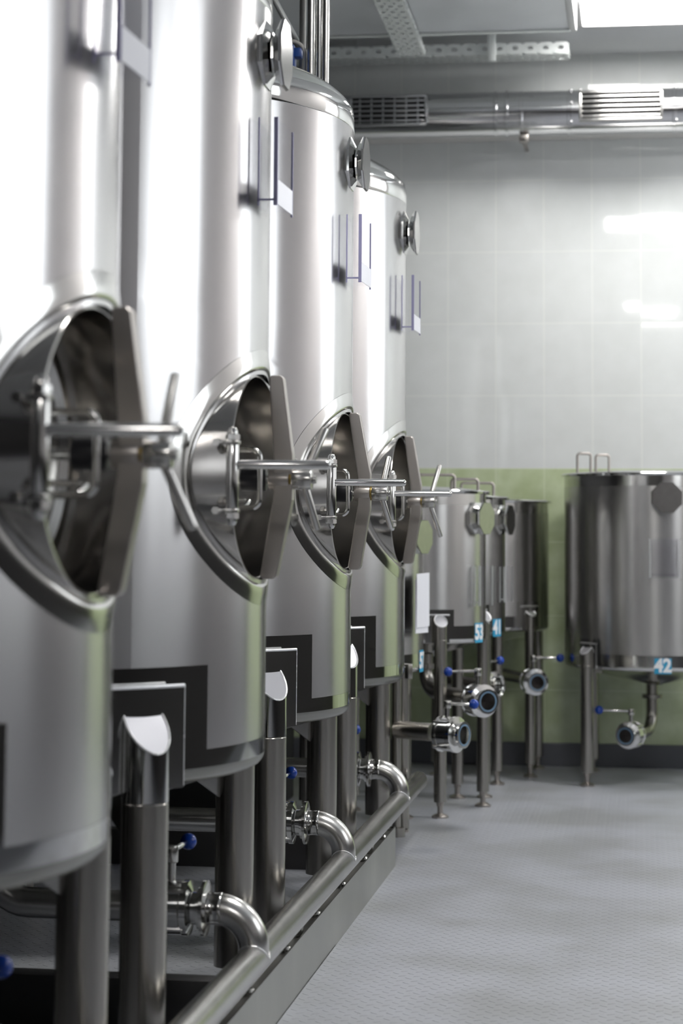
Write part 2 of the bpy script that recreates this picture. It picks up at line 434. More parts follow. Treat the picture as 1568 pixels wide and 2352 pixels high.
def valve(parent, end, d, stem_h=0.09, lever=(0, 0.1, 0), ball_r=0.0165, r=0.026, big=0.054, open_end=True, length=0.10):
    """butterfly valve whose outlet face is at `end`, axis d pointing out"""
    d = Vector(d).normalized(); E = Vector(end); B = E-d*length
    M = frame(B, d); L = length
    v = MB()
    v.lathe([(r, 0), (r*1.35, 0.004), (big*.94, 0.006), (big, 0.009), (big, 0.016), (big*.9, 0.018), (big*.9, 0.024), (big*.96, 0.026), (big*.96, L*.58), (big*.9, L*.60),
             (big, L*.62), (big, L*.74), (big*.72, L*.78), (r*1.25, L*.80), (r*1.25, L*.90), (r*1.55, L*.92), (r*1.55, L)], 40, 0, M, True, False)
    if open_end:
        v.lathe([(r*1.55, L), (r*1.05, L), (r*0.98, L-0.01), (r*.95, L*.45)], 40, 0, M)
    bolts = MB()
    ob = v.build('butterfly_valve', M_VALVE, parent)
    for k in range(4):
        a = PI/4+k*PI/2; p = Vector((big*.93*math.cos(a), big*.93*math.sin(a), 0))
        bolts.cyl(M @ (p+Vector((0, 0, 0.003))), M @ (p+Vector((0, 0, L*.68))), 0.006, 8)
    bolts.build('clamp_bolts', M_POLISH, ob)
    if open_end:
        q = MB(); q.lathe([(r*1.28, L+0.0008), (r*1.08, L+0.0008), (r*1.04, L-0.006)], 40, 0, M); q.build('seal_ring', M_SEAL, ob)
        q = MB(); q.lathe([(0.0001, L*.47), (r*.96, L*.47)], 32, 0, M); q.build('valve_disc', M_DISC, ob)
    c = B+d*(L*.34)
    st = MB(); top = c+Vector((0, 0, big+stem_h))
    st.cyl(c+Vector((0, 0, big*.8)), c+Vector((0, 0, big+stem_h*.55)), 0.009, 16)
    st.cyl(c+Vector((0, 0, big+stem_h*.5)), top, 0.0135, 18, 0, 0.002)
    st.box(c+Vector((0, 0.012, big+stem_h*.35)), (0.012, 0.012, stem_h*.7), 0.003)
    st.build('valve_stem', M_SATIN, ob)
    lv = Vector(lever); a0 = top-Vector((0, 0, 0.010)); lr = MB(); lr.cyl(a0, a0+lv, 0.0052, 14, 0, 0.001)
    lo = lr.build('lever', M_POLISH, ob)
    bl = MB(); bl.sphere(a0+lv, ball_r, 28); bl.build('lever_ball', M_BLUE, ob)['label'] = 'blue ball knob'
    return ob

# ------------------------------------------------------------------ setting
def struct(name, mb, mats, **k):
    o = mb.build(name, mats, flat=True, **k); o['kind'] = 'structure'; return o

XL, XR, YB, YF, ZC = -2.15, 2.55, 9.2, -4.6, 3.19
struct('floor', MB().box(((XL+XR)/2, (YB+YF)/2, -0.05), (XR-XL+.4, YB-YF+.4, 0.10)), M_FLOOR)
struct('wall_back', MB().box(((XL+XR)/2, YB+0.1, ZC/2), (XR-XL+.4, 0.2, ZC+.2)), M_TILE_X)
struct('wall_left', MB().box((XL-0.1, (YB+YF)/2, ZC/2), (0.2, YB-YF, ZC+.2)), M_WALLL)
struct('wall_front', MB().box(((XL+XR)/2, YF-0.1, ZC/2), (XR-XL+.4, 0.2, ZC+.2)), M_WALLF)
struct('ceiling', MB().box(((XL+XR)/2, (YB+YF)/2, ZC+0.1), (XR-XL+.4, YB-YF+.4, 0.2)), M_CEIL)
# right wall with window openings towards daylight
WINS = [(2.95, 4.8), (7.45, 9.05)]; WZ0, WZ1 = 1.38, 2.85
mb = MB(); y = YF
for a, b_ in WINS:
    mb.box((XR+0.1, (y+a)/2, ZC/2), (0.2, a-y, ZC)); 
    mb.box((XR+0.1, (a+b_)/2, WZ0/2), (0.2, b_-a, WZ0)); mb.box((XR+0.1, (a+b_)/2, (WZ1+ZC)/2), (0.2, b_-a, ZC-WZ1)); y = b_
mb.box((XR+0.1, (y+YB)/2, ZC/2), (0.2, YB-y, ZC))
struct('wall_right', mb, M_WALLR)
for i, (a, b_) in enumerate(WINS):
    mb = MB(); yc = (a+b_)/2
    for yy in (a+.025, (3.58, 8.5)[i], b_-.025): mb.box((XR+0.10, yy, (WZ0+WZ1)/2), (0.06, 0.07, WZ1-WZ0))
    for zz in (WZ0+.025, WZ1-.45, WZ1-.025): mb.box((XR+0.10, yc, zz), (0.058, b_-a, 0.05))
    struct('window_%d' % (i+1), mb, M_FRAME)
struct('baseboard_back', MB().box(((XL+XR)/2, YB-0.012, 0.05), (XR-XL, 0.024, 0.10), 0.004), M_KERB)
struct('baseboard_left', MB().box((XL+0.012, (YB+YF)/2, 0.05), (0.024, YB-YF, 0.10), 0.004), M_KERB)
struct('baseboard_right', MB().box((XR-0.012, (YB+YF)/2, 0.05), (0.024, YB-YF, 0.10), 0.004), M_KERB)
struct('trim_1', MB().box(((XL+XR)/2, YB-0.07, 2.815), (XR-XL, 0.14, 0.04), 0.004), M_TRIM)
# overlapping near floor sheet (its far edge is the seam across the aisle)
s0, s1 = (-0.745, 5.088), (XR-0.03, 4.94)
mb = MB(); mb.prism([(-0.745, YF+.02), (XR-0.03, YF+.02), s1, s0], 0.0, 0.0025)
struct('trim_2', mb, M_FLOOR)

# ------------------------------------------------------------------ ceiling lights
def led(x, y, label, group, sy=0.6, mat=None):
    t = empty('ceiling_light', (x, y, ZC)); tag(t, label, 'ceiling light', group)
    f = MB()
    for dx, dy, a, b_ in ((0, sy/2-.012, .6, .024), (0, -sy/2+.012, .6, .024), (.288, 0, .024, sy-.048), (-.288, 0, .024, sy-.048)):
        f.box((dx, dy, -0.008), (a, b_, 0.016), 0.002)
    f.build('frame', M_FRAME, t)
    d = MB(); d.box((0, 0, -0.005), (.552, sy-.048, 0.008)); d.build('diffuser', mat or M_LED, t, flat=True)
led(0.045, 8.35, 'square ceiling light at the top right corner beside the back wall', None, mat=M_LED_DIM)
for x, y in ((0.045, 4.4), (0.045, -1.3), (1.75, 7.2)):  # far right one is made up, added to even out the wall light
    led(x, y, 'square white ceiling light out of frame, the far right one added as fill', 'ceiling lights out of frame')

# ------------------------------------------------------------------ large tanks
XC, RT, DT, Y1 = -1.2872, 0.5432, 1.22877, 2.791
ZM = 1.117; NA, NB = 0.287, 0.204     # manway centre height and half axes
ZB0, ZB1 = 0.603, 2.068

def body_mesh():
    mb = MB(); TH = math.radians(46); z0, z1 = 0.80, 1.44
    # ring around the opening
    N, J = 24, 7
    out = []
    for i in range(N): out.append((-TH+2*TH*i/N, z0))
    for i in range(N): out.append((TH, z0+(z1-z0)*i/N))
    for i in range(N): out.append((TH-2*TH*i/N, z1))
    for i in range(N): out.append((-TH, z1-(z1-z0)*i/N))
    vs, fs = [], []
    for (a, z) in out:
        t = math.atan2((z-ZM)/0.33, a/TH)
        yi = NA*math.cos(t); zi = ZM+NB*math.sin(t); ai = math.asin(yi/RT)
        for j in range(J+1):
            f = (j/J)**1.3; aa = ai+(a-ai)*f; zz = zi+(z-zi)*f
            vs.append((RT*math.cos(aa), RT*math.sin(aa), zz))
    n = len(out)
    for i in range(n):
        i2 = (i+1) % n
        for j in range(J): fs.append((i*(J+1)+j, i*(J+1)+j+1, i2*(J+1)+j+1, i2*(J+1)+j))
    mb.add(vs, fs)
    cyl_patch(RT, -TH, TH, ZB0, z0, 24, 3, 0, mb); cyl_patch(RT, -TH, TH, z1, ZB1, 24, 8, 0, mb)
    cyl_patch(RT, TH, 2*PI-TH, ZB0, ZB1, 140, 10, 0, mb)
    return mb

def merged(mb):
    # weld coincident patch borders so shading stays continuous
    bm = bmesh.new(); vv = [bm.verts.new(p) for p in mb.v]
    for f in mb.f:
        try: bm.faces.new([vv[i] for i in f])
        except ValueError: pass
    bmesh.ops.remove_doubles(bm, verts=bm.verts, dist=1e-5); bm.verts.index_update()
    o = MB(); o.add([v.co[:] for v in bm.verts], [[v.index for v in f.verts] for f in bm.faces]); bm.free(); return o

def ell(a, b, n=72): return [(a*math.cos(2*PI*k/n), b*math.sin(2*PI*k/n)) for k in range(n)]
def loft(rings, mb=None, mi=0, close=False):
    mb = mb or MB(); n = len(rings[0]); vs = [p for r in rings for p in r]; fs = []
    for i in range(len(rings)-1):
        for k in range(n): fs.append((i*n+k, i*n+(k+1) % n, (i+1)*n+(k+1) % n, (i+1)*n+k))
    if close: fs.append(tuple((len(rings)-1)*n+k for k in range(n)))
    return mb.add(vs, fs, mi)

def leg(parent, c, ang, Rc, r, ztop, slope, zsleeve, zbot, foot_r=0.032, sleeve=True, plain_foot=False):
    """tubular leg with a slanted, capped top facing outwards and a levelling foot"""
    d = Vector((math.cos(ang), math.sin(ang), 0)); o = Vector((c[0], c[1], 0))+d*Rc
    n = 32; vs, fs = [], []
    ring = [(r*math.cos(2*PI*k/n), r*math.sin(2*PI*k/n)) for k in range(n)]
    def pt(x, y, z): return (o.x+x, o.y+y, z)
    def top(x, y): return ztop-slope*(x*d.x+y*d.y)
    up = MB()
    vs = [pt(x, y, zsleeve) for x, y in ring]+[pt(x, y, top(x, y)) for x, y in ring]
    fs = [(k, (k+1) % n, n+(k+1) % n, n+k) for k in range(n)]
    up.add(vs, fs)
    if plain_foot: zbot = 0.012; foot_r = r*.98
    lo = MB(); lo.lathe([(r, zbot), (r, zsleeve-0.003), (r-0.0015, zsleeve-0.001), (r, zsleeve)], n, 0, Matrix.Translation(o), True, False)
    L = lo.build('leg', M_LEG, parent)
    up.build('leg_sleeve', M_MIRROR if sleeve else M_LEG, L)
    cp = MB(); cp.add([pt(x*.995, y*.995, top(x, y)+0.0012) for x, y in ring]+[pt(x*.995, y*.995, top(x, y)-0.004) for x, y in ring],
                      [tuple(range(n))]+[(k, (k+1) % n, n+(k+1) % n, n+k) for k in range(n)])
    cp.build('leg_cap', M_CAP, L)
    wb = MB(); wb.tube([pt(x*.985, y*.985, top(x, y)+0.001) for x, y in ring+ring[:1]], 0.0022, 6); wb.build('weld_bead', M_WELD, L)
    ft = MB(); ft.lathe([(foot_r, 0.0), (foot_r, 0.006), (foot_r*.6, 0.013), (0.010, 0.016), (0.010, zbot+.002)], 24, 0, Matrix.Translation(o), True, False)
    ft.lathe([(r*.55, zbot-0.014), (r*.55, zbot+.001)], 6, 0, Matrix.Translation(o), True, False)
    ft.build('levelling_foot', M_YOKE, L)
    return L

YK = [.008, .010, -.004, .0]
BARS = [((.02, .005, .115), (.048, .005, -.104)), ((.042, .02, .104), (.026, .02, -.10)), ((.016, .035, .096), (.024, .03, -.092)), ((.030, .035, .118), (.034, .03, -.112))]
def make_tank(k, label, yaw_off=0.0):
    t = empty('fermentation_tank', (XC, Y1+k*DT, 0))
    tag(t, label, 'tank', 'tall fermentation tanks in a row')
    merged(body_mesh()).build('tank_body', M_BODY, t, sharp=60)
    # polished dome
    prof = [(RT, ZB1), (RT+.001, ZB1+.001)]
    for i in range(0, 25):
        a = PI/2*i/24; prof.append((max(0.001, RT*math.cos(a)**0.9), 2.115+0.155*math.sin(a)**1.15))
    MB().lathe(prof, 128).build('dome', M_MIRROR, t, sharp=60)
    nz = MB(); nz.lathe([(0.09, 2.24), (0.09, 2.29), (0.115, 2.29), (0.115, 2.315), (0.001, 2.318)], 40); nz.build('top_manhole', M_SATIN, t)
    # mirror band at the foot, knuckle and cone
    MB().lathe([(RT+.0005, ZB0+.001), (RT+.0005, 0.572)], 128).build('foot_band', M_MIRROR, t)
    kn = [(RT-.028*(1-math.cos(a)), 0.572-.028*math.sin(a)) for a in [PI/2*i/8 for i in range(9)]]
    kn = [(RT+.0005, 0.572)]+kn+[(RT-.04, 0.543)]
    kn += [(RT-.06, 0.540), (0.06, 0.40), (0.03, 0.39)]
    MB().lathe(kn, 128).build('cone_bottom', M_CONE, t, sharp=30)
    # legs with pads
    for j in range(4):
        a = PI/4+j*PI/2+0.0
        pm = MB(); cyl_patch(RT+.0012, a-math.radians(18.5), a+math.radians(18.5), 0.604, 0.76, 20, 3, 0, pm)
        if j in (0, 3): pm.build('polished_patch', M_MIRROR, t)
        pd = MB(); shell_patch(RT-.01, RT+.031, a-math.radians(9.0), a+math.radians(9.0), 0.545, 0.727, 14, pd)
        P = pd.build('leg_pad', M_POLISH, t)
        wd = MB(); wd.tube([((RT+.030)*math.cos(a+math.radians(q)), (RT+.030)*math.sin(a+math.radians(q)), 0.728) for q in [-9+i*1.0 for i in range(19)]], 0.0035, 8)
        for sgn in (-1, 1):
            q = a+math.radians(9.1*sgn)
            wd.tube([((RT+.030)*math.cos(q), (RT+.030)*math.sin(q), z) for z in (0.548, 0.62, 0.70, 0.727)], 0.0016, 6)
        wd.build('weld_bead', M_WELD, P)
        L = leg(t, (0, 0), a, 0.583, 0.042, 0.664, 1.2, 0.528, 0.078)
        d = Vector((math.cos(a), math.sin(a), 0)); s_ = Vector((-d.y, d.x, 0))
        g = MB()
        tri = [(d*0.545, 0.545), (d*0.43, 0.512), (d*0.545, 0.435)]
        vs = [tuple(p+s_*w_+Vector((0, 0, z))) for w_ in (-.003, .003) for p, z in tri]
        g.add(vs, [(0, 1, 2), (5, 4, 3), (0, 1, 4, 3), (1, 2, 5, 4), (2, 0, 3, 5)]); g.build('gusset', M_SATIN, L, flat=True)
    # manway: polished collar on the shell, neck, door, yoke, spindle, hinge
    rings = []
    for f, h in ((0.0, -0.006), (0.12, 0.0025), (0.3, 0.004), (0.6, 0.0028), (1.0, 0.0006)):
        e = ell(NA+.004+.045*f, NB+.004+.045*f, 96); R = RT+h
        rings.append([(math.sqrt(R*R-y_*y_), y_, ZM+z_) for y_, z_ in e])
    loft(rings).build('manway_collar', M_POLISH, t, sharp=60)
    XR_ = 0.534
    nk = MB()
    e0, e1 = ell(NA, NB, 96), ell(NA-.006, NB-.006, 96)
    loft([[(x_, y_, ZM+z_) for y_, z_ in e] for x_, e in ((0.34, e0), (XR_-.001, e0), (XR_, ell(NA-.001, NB-.001, 96)), (XR_, ell(NA-.005, NB-.005, 96)), (XR_-.001, e1), (0.345, e1))], nk)
    neck = nk.build('manway_neck', M_NECK, t)
    dr = MB(); rg = []
    for s_, x_ in ((1.0, 0.425), (0.985, 0.438), (0.90, 0.441), (0.86, 0.430), (0.80, 0.428), (0.62, 0.439), (0.4, 0.449), (0.2, 0.454), (0.02, 0.455)):
        rg.append([(x_-0.02, y_*s_, ZM+z_*s_) for y_, z_ in ell(NA-.008, NB-.008, 96)])
    loft(rg, dr, 0, True); door = dr.build('manway_door', M_SATIN, t)
    uh = MB(); uh.tube(bend([(.41, -.045, ZM+.052), (.545, -.045, ZM+.052), (.545, -.045, ZM-.062), (.41, -.045, ZM-.062)], .016), 0.0055, 12)
    uh.tube(bend([(.37, .055, ZM-.045), (.505, .055, ZM-.045), (.505, -.0, ZM-.062), (.37, -.0, ZM-.062)], .012), 0.0055, 12)
    uh.build('door_handle', M_POLISH, door)
    # yoke bar: chevron plate, ends resting on the rim
    xo = lambda x_, z_: (x_, ZM+z_)
    u_, v_, e_ = .5455, .574, YK[k]
    pol = [(u_+e_, .196), (u_+.004+e_, .202), (v_-.006+e_, .202), (v_+e_, .196), (.600+e_*.4, .045), (.600+e_*.4, -.045), (v_, -.196), (v_-.006, -.202), (u_, -.202), (u_-.004, -.196), (.567, -.035), (.567, .035)]
    M = Matrix(((1, 0, 0, 0), (0, 0, -1, 0), (0, 1, 0, ZM), (0, 0, 0, 1)))
    yk = MB(); yk.prism(pol, -.016, .016, 0, M)
    yo = yk.build('yoke_bar', M_YOKE, t, flat=True)
    bv = yo.modifiers.new('bevel', 'BEVEL'); bv.width = 0.0025; bv.segments = 2; bv.limit_method = 'ANGLE'
    zs = 1.112
    sp = MB(); sp.cyl((.38, 0, zs), (.65, 0, zs), .0085, 16); spin = sp.build('spindle', M_POLISH, t)
    q = MB(); q.cyl((.500, 0, zs), (.549, 0, zs), .0235, 28, 0, .002); q.build('rubber_sleeve', M_BLACK, spin)['label'] = 'black rubber sleeve'
    q = MB(); q.cyl((.556, 0, zs), (.597, 0, zs), .0205, 28, 0, .0015); q.build('yoke_boss', M_YOKE, spin)
    q = MB(); q.cyl((.597, 0, zs), (.602, 0, zs), .0190, 28, 0, .001); q.build('brass_washer', M_BRASS, spin)
    q = MB(); q.cyl((.602, 0, zs), (.642, 0, zs), .0200, 28, 0, .002); q.cyl((.641, 0, zs), (.649, 0, zs), .0085, 20, 0, .001); q.build('hub', M_SATIN, spin)
    for dv in BARS[k]:
        dv = Vector(dv); dn = dv.normalized(); dv = dn*(dv.length)
        q = MB(); q.lathe([(.0074, 0), (.0074, dv.length-.004), (.006, dv.length-.001), (.003, dv.length)], 18, 0, frame((.624, 0, zs), dn), True, True)
        q.build('handle_bar', M_PIPE, spin)
    # hinge pin with straps, nuts and lever rod
    hx, hy = .541, -.302
    hp = MB(); hp.cyl((hx, hy, 1.050), (hx, hy, 1.168), .0118, 24, 0, .0008); hg = hp.build('hinge_pin', M_POLISH, t)
    for zz in (1.172, 1.046):
        st = MB()
        st.box((hx, hy, zz), (.026, .028, .0075), .0015); st.box((hx-.022, hy+.004, zz), (.03, .016, .0065), .001)
        st.cyl((hx-.03, hy-.008, zz), (hx-.03, hy+.016, zz), .0075, 6)
        st.build('hinge_strap', M_SATIN, hg)
    for sg, zz in ((1, 1.176), (-1, 1.042)):
        nt_ = MB()
        nt_.lathe([(.0118, 0), (.0118, .011), (.0098, .012), (.0092, .018), (.006, .0235), (.0005, .025)] if sg > 0 else [(.0005, -.025), (.006, -.0235), (.0092, -.018), (.0098, -.012), (.0118, -.011), (.0118, 0)], 18, 0, Matrix.Translation((hx, hy, zz)))
        nt_.lathe([(.0135, 0.001*sg), (.0135, .0105*sg)], 6, 0, Matrix.Translation((hx, hy, zz)), True, True)
        nt_.build('acorn_nut', M_POLISH, hg)
    rd = MB(); Lr = .178; dn = Vector((1, .10, .0)).normalized()
    rd.lathe([(.0088, 0), (.0088, Lr-.008), (.0075, Lr-.003), (.004, Lr)], 20, 0, frame((hx+.004, hy, 1.131), dn), True, True)
    rd.build('hinge_rod', M_POLISH, hg)
    # gauge head and clear pocket
    octagon_gauge(t, RT, 0.0, 1.972, .0745, .037)
    pocket(t, RT, -0.035, 1.648, 1.824)
    # outlet: elbow, valve
    op = MB(); op.tube(bend([(0, 0, .42), (0, 0, .271), (.34, 0, .271)], .08), .030, 24); op.build('outlet_pipe', M_PIPE, t)
    valve(t, (.432, 0, .271), (1, 0, 0), stem_h=.065, lever=(.012, .10, .004), open_end=False, length=.098)
    return t
TL = ['nearest tall steel fermentation tank, cut off by the left edge of the photo',
      'second tall steel fermentation tank from the camera, its top cut off by the frame',
      'third tall steel tank from the camera, polished domed top in view, sharpest round hatch',
      'farthest of the four tall steel tanks, standing just before the small tanks']
tanks = [make_tank(k, TL[k]) for k in range(4)]

# ------------------------------------------------------------------ skid frame and manifold pipe
sk = empty('skid_frame', (0, 0, 0)); tag(sk, 'long worn steel base frame on the floor under the row of tall tanks', 'base frame')
BX = -0.7468; BY0, BY1 = 0.9, 6.316
b = MB(); b.box((BX-.002, (BY0+BY1)/2, .059), (.004, BY1-BY0, .118)); b.box((BX-.022, (BY0+BY1)/2, .104), (.036, BY1-BY0, .004))
b.box((BX-.042, (BY0+BY1)/2, .059), (.004, BY1-BY0, .09)); b.box((BX-.022, BY1-.002, .057), (.04, .004, .11))
b.build('side_beam', M_BEAM, sk, flat=True)
b = MB(); b.box((-1.98, (BY0+BY1)/2, .055), (.06, BY1-BY0, .11), .003); b.build('side_beam', M_BEAM, sk)
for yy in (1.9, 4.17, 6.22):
    b = MB(); b.box((-1.372, yy, .0525), (1.155, .06, .105), .002); b.build('cross_beam', M_SHADEDARK, sk)  # near-black colour stands in for the shade on these beams
for i in range(10):
    yy = 2.35+i*.42
    b = MB(); b.lathe([(.015, 0), (.015, .007), (.010, .013), (.001, .015)], 14, 0, Matrix.Translation((BX-.017, yy, .106))); b.build('bolt', M_SATIN, sk)

fc = empty('dark_filler_box', (-1.72, 7.62, 0)); tag(fc, 'made-up low dark box, added to darken the gap between the legs of the second tank', 'filler box')  # made-up dark box, added to block the lit floor behind the legs
b = MB(); b.box((0, 0, .215), (.78, .56, .43), .006); b.build('filler_body', M_SHADEDARK, fc)
b = MB(); b.box((0, 0, .437), (.80, .58, .014), .004); b.build('filler_top', M_KERB, fc)
mp = empty('manifold_pipe', (-.753, 0, .176)); tag(mp, 'long brushed steel manifold pipe running above the base frame edge', 'pipe')
q = MB(); q.lathe([(.0305, 0), (.0305, 6.125), (.029, 6.13), (.001, 6.131)], 36, 0, frame((0, .9, 0), (0, 1, 0)), True, False); q.build('main_pipe', M_PIPE, mp)
for k in range(4):
    yy = Y1+k*DT
    q = MB(); q.tube(bend([(-.080, yy, .095), (0, yy, .095), (0, yy, .010)], .074, 16), .0305, 28, 0, False); e = q.build('elbow', M_PIPE, mp)
    q = MB(); q.lathe([(.0305, .034), (.0318, .032), (.0318, .027), (.0310, .025), (.0310, .010), (.0322, .008), (.0322, .005), (.046, .004), (.054, 0.002), (.054, -.005), (.026, -.005)], 36, 0, frame((-.0965, yy, .095), (1, 0, 0))); q.build('ferrule', M_POLISH, e)
    q = MB(); ringp = []
    for i in range(33):
        a = 2*PI*i/32; y_, x_ = .0307*math.sin(a), .0307*math.cos(a); ringp.append((x_, yy+y_, math.sqrt(max(0, .0308**2-x_*x_))+.0005))
    q.tube(ringp, .0016, 6); q.build('weld_seam', M_WELD, e)
for yy in (2.2, 3.4, 4.63, 5.86):
    q = MB(); q.box((-.012, yy, -.047), (.018, .03, .045), .002); q.build('pipe_clip', M_BEAM, mp)

# ------------------------------------------------------------------ small tanks
def small_tank(name_label, c, R, zb, zt, legs, oct_th, lab, pock, group='small steel tanks at the back', cone=0.06, leg_r=.023, octz=1.07, oct_r=.064, rimw=.014, dark=False, labsize=.074):
    t = empty('small_tank', (c[0], c[1], 0)); tag(t, name_label, 'tank', group)
    MB().lathe([(R, zb+.065), (R, zt-.055)], 96).build('tank_body', M_SBODY, t)
    MB().lathe([(R+.0006, zt-.055), (R+.0006, zt-.012)], 96).build('neck_band', M_POLISH, t)
    bt = MB(); bt.lathe([(R+.0006, zb+.065), (R+.0006, zb+.018)]+[(R-.018*(1-math.cos(a)), zb+.018-.018*math.sin(a)) for a in [PI/2*i/6 for i in range(7)]]+[(R-.035, zb-.004), (.035, zb-cone), (.03, zb-cone-.004)], 96)
    bt.build('polished_bottom', M_POLISH, t)
    ld = MB(); ld.lathe([(R-.01, zt-.014), (R+rimw, zt-.012), (R+rimw+.002, zt-.004), (R+rimw-.002, zt), (R-.02, zt+.004), (R*.6, zt+.012), (.001, zt+.018)], 96)
    lid = ld.build('lid', M_MIRROR, t)
    for (hx, hy, hth, hw, hh) in lab.get('handles', []):
        h = MB(); cx, sx = math.cos(hth), math.sin(hth)
        P = [(hx-cx*hw/2, hy-sx*hw/2, zt), (hx-cx*hw/2, hy-sx*hw/2, zt+hh), (hx+cx*hw/2, hy+sx*hw/2, zt+hh), (hx+cx*hw/2, hy+sx*hw/2, zt)]
        h.tube(bend(P, .012, 5), .0055, 12); h.build('lid_handle', M_YOKE, lid)
    for (lx, ly, cap) in legs:
        a = math.atan2(ly, lx); Rc = math.hypot(lx, ly)
        if cap == 1:
            pm = MB(); cyl_patch(R+.0012, a-.065/R, a+.065/R, zb+.02, zb+.125, 12, 2, 0, pm); pm.build('polished_patch', M_POLISH, t)
            pd = MB(); shell_patch(R-.012, R+.005, a-.045/R, a+.045/R, zb+.006, zb+.105, 10, pd); pp = pd.build('leg_pad', M_POLISH, t)
            wd = MB(); wd.tube([((R+.005)*math.cos(a+w_), (R+.005)*math.sin(a+w_), zb+.106) for w_ in [(-.045+.09*i/10)/R for i in range(11)]], .003, 6); wd.build('weld_bead', M_WELD, pp)
        if cap == 2:
            br = MB(); d = Vector((math.cos(a), math.sin(a), 0)); M = frame((d.x*(Rc-.07), d.y*(Rc-.07), zb+.012), d)
            br.box((0, 0, .05), (.02, .05, .12), .002, 0, M); br.build('leg_bracket', M_LEG, t)
        leg(t, (0, 0), a, Rc, leg_r, zb+.085 if cap != 2 else zb+.026, .9 if cap != 2 else 0.0, zb+.02, .055, .030, sleeve=False, plain_foot=(cap == 2))
    if oct_th is not None: octagon_gauge(t, R, oct_th, octz, oct_r, .035)
    if pock: pocket(t, R, pock[0], pock[1], pock[2], wy=pock[3], depth=.02, strip=False)
    if lab.get('text'):
        th, z, w_, h_ = lab['th'], lab['z'], lab['w'], lab['h']
        s = MB(); shell_patch(R, R+.0018, th-w_/2/R, th+w_/2/R, z-h_/2, z+h_/2, 8, s); sob = s.build('number_label', M_STICK, t, flat=True)
        sob['label'] = 'blue sticker with a white number'
        text_on_cyl(lab['text'], labsize, R+.0026, th, z, sob, 'number', M_WHITE, .92)
    return t

def rel(c, p): return (p[0]-c[0], p[1]-c[1])
D = math.radians
# tank partly hidden behind the last tall one
c = (-1.01, 7.225)
t5 = small_tank('small steel tank half hidden behind the farthest tall tank, white papers on its side', c, .25, .53, 1.115,
    [(*rel(c, (-.810, 7.045)), 2), (*rel(c, (-1.20, 7.38)), True), (*rel(c, (-.84, 7.38)), False)], D(-22), dict(text='57', th=D(-7), z=.568, w=.056, h=.075, handles=[(.08, -.05, D(0), .16, .05)]), None, octz=1.0, rimw=.004)
q = MB(); q.tube([(-.817-c[0], 6.930-c[1], .545), (-.817-c[0], 6.930-c[1], .03)], .0155, 20); q.tube([(-.817-c[0], 6.930-c[1], .354), (-.690-c[0], 6.862-c[1], .354)], .0295, 24)
q.lathe([(.03, 0), (.03, .03)], 20, 0, Matrix.Translation((-.817-c[0], 6.930-c[1], 0)), True, True)
q.build('outlet_pipe', M_LEG, t5)
valve(t5, (-.578-c[0], 6.800-c[1], .352), (.87, -.44, 0), stem_h=.05, lever=(.088, .0, .0), ball_r=.0165, r=.028, big=.059)
# 53
c = (-.815, 7.69)
t6 = small_tank('small steel tank with the blue number 53 sticker', c, .24, .612, 1.173,
    [(*rel(c, (-.717, 7.419)), True), (*rel(c, (-.590, 7.76)), False), (*rel(c, (-1.05, 7.55)), True), (*rel(c, (-.93, 7.92)), True)], D(-24),
    dict(text='53', th=D(-22), z=.65, w=.062, h=.072, handles=[(.05, -.02, D(0), .15, .06), (.16, .02, D(0), .10, .045)]), (D(-20), .75, .895, .11))
q = MB(); q.tube(bend([(-.79-c[0], 7.62-c[1], .57), (-.79-c[0], 7.62-c[1], .436), (-.60-c[0], 7.366-c[1], .428)], .075), .027, 24)
q.lathe([(.027, 0), (.04, .002), (.04, .018), (.027, .02)], 28, 0, Matrix.Translation((-.79-c[0], 7.62-c[1], .515)))
q.build('outlet_pipe', M_LEG, t6)
valve(t6, (-.535-c[0], 7.275-c[1], .425), (.6, -.8, 0), stem_h=.055, lever=(-.108, .02, -.006), ball_r=.0165, r=.028, big=.058)
# behind it
c = (-.82, 8.27)
t7 = small_tank('small steel tank squeezed between the tank marked 53 and the corner tank', c, .28, .612, 1.163,
    [(*rel(c, (-.705, 7.982)), True), (*rel(c, (-.585, 8.45)), False), (*rel(c, (-1.05, 8.10)), True), (*rel(c, (-.602, 7.90+.12)), True)], D(-14),
    dict(text='41', th=D(-24), z=.645, w=.066, h=.068, handles=[(.17, -.02, D(0), .13, .055)]), (D(-12), .745, .885, .11))
q = MB(); q.tube(bend([(-.80+.82, 8.2-8.27, .57), (-.80+.82, 8.2-8.27, .435), (-.63+.82, 8.12-8.27, .425)], .06), .024, 20); q.build('outlet_pipe', M_LEG, t7)
valve(t7, (-.545+.82, 8.07-8.27, .424), (.9, -.42, 0), stem_h=.045, lever=(.05, .09, .002), ball_r=.0165, open_end=False)
# corner tank
c = (-.66, 8.92)
t8 = small_tank('small steel tank in the corner by the back wall, dark on its right side', c, .265, .605, 1.16,
    [(*rel(c, (-.465, 8.735)), True), (*rel(c, (-.86, 8.73)), True), (*rel(c, (-.45, 9.06)), False)], None, dict(handles=[]), None)
q = MB(); q.tube(bend([(0, 0, .56), (0, 0, .425), (-.475+.66, 8.66-8.92, .412)], .06), .025, 20); q.build('outlet_pipe', M_LEG, t8)
valve(t8, (-.425+.66, 8.555-8.92, .405), (.32, -.95, 0), stem_h=.055, lever=(.112, .0, .0), ball_r=.0175)
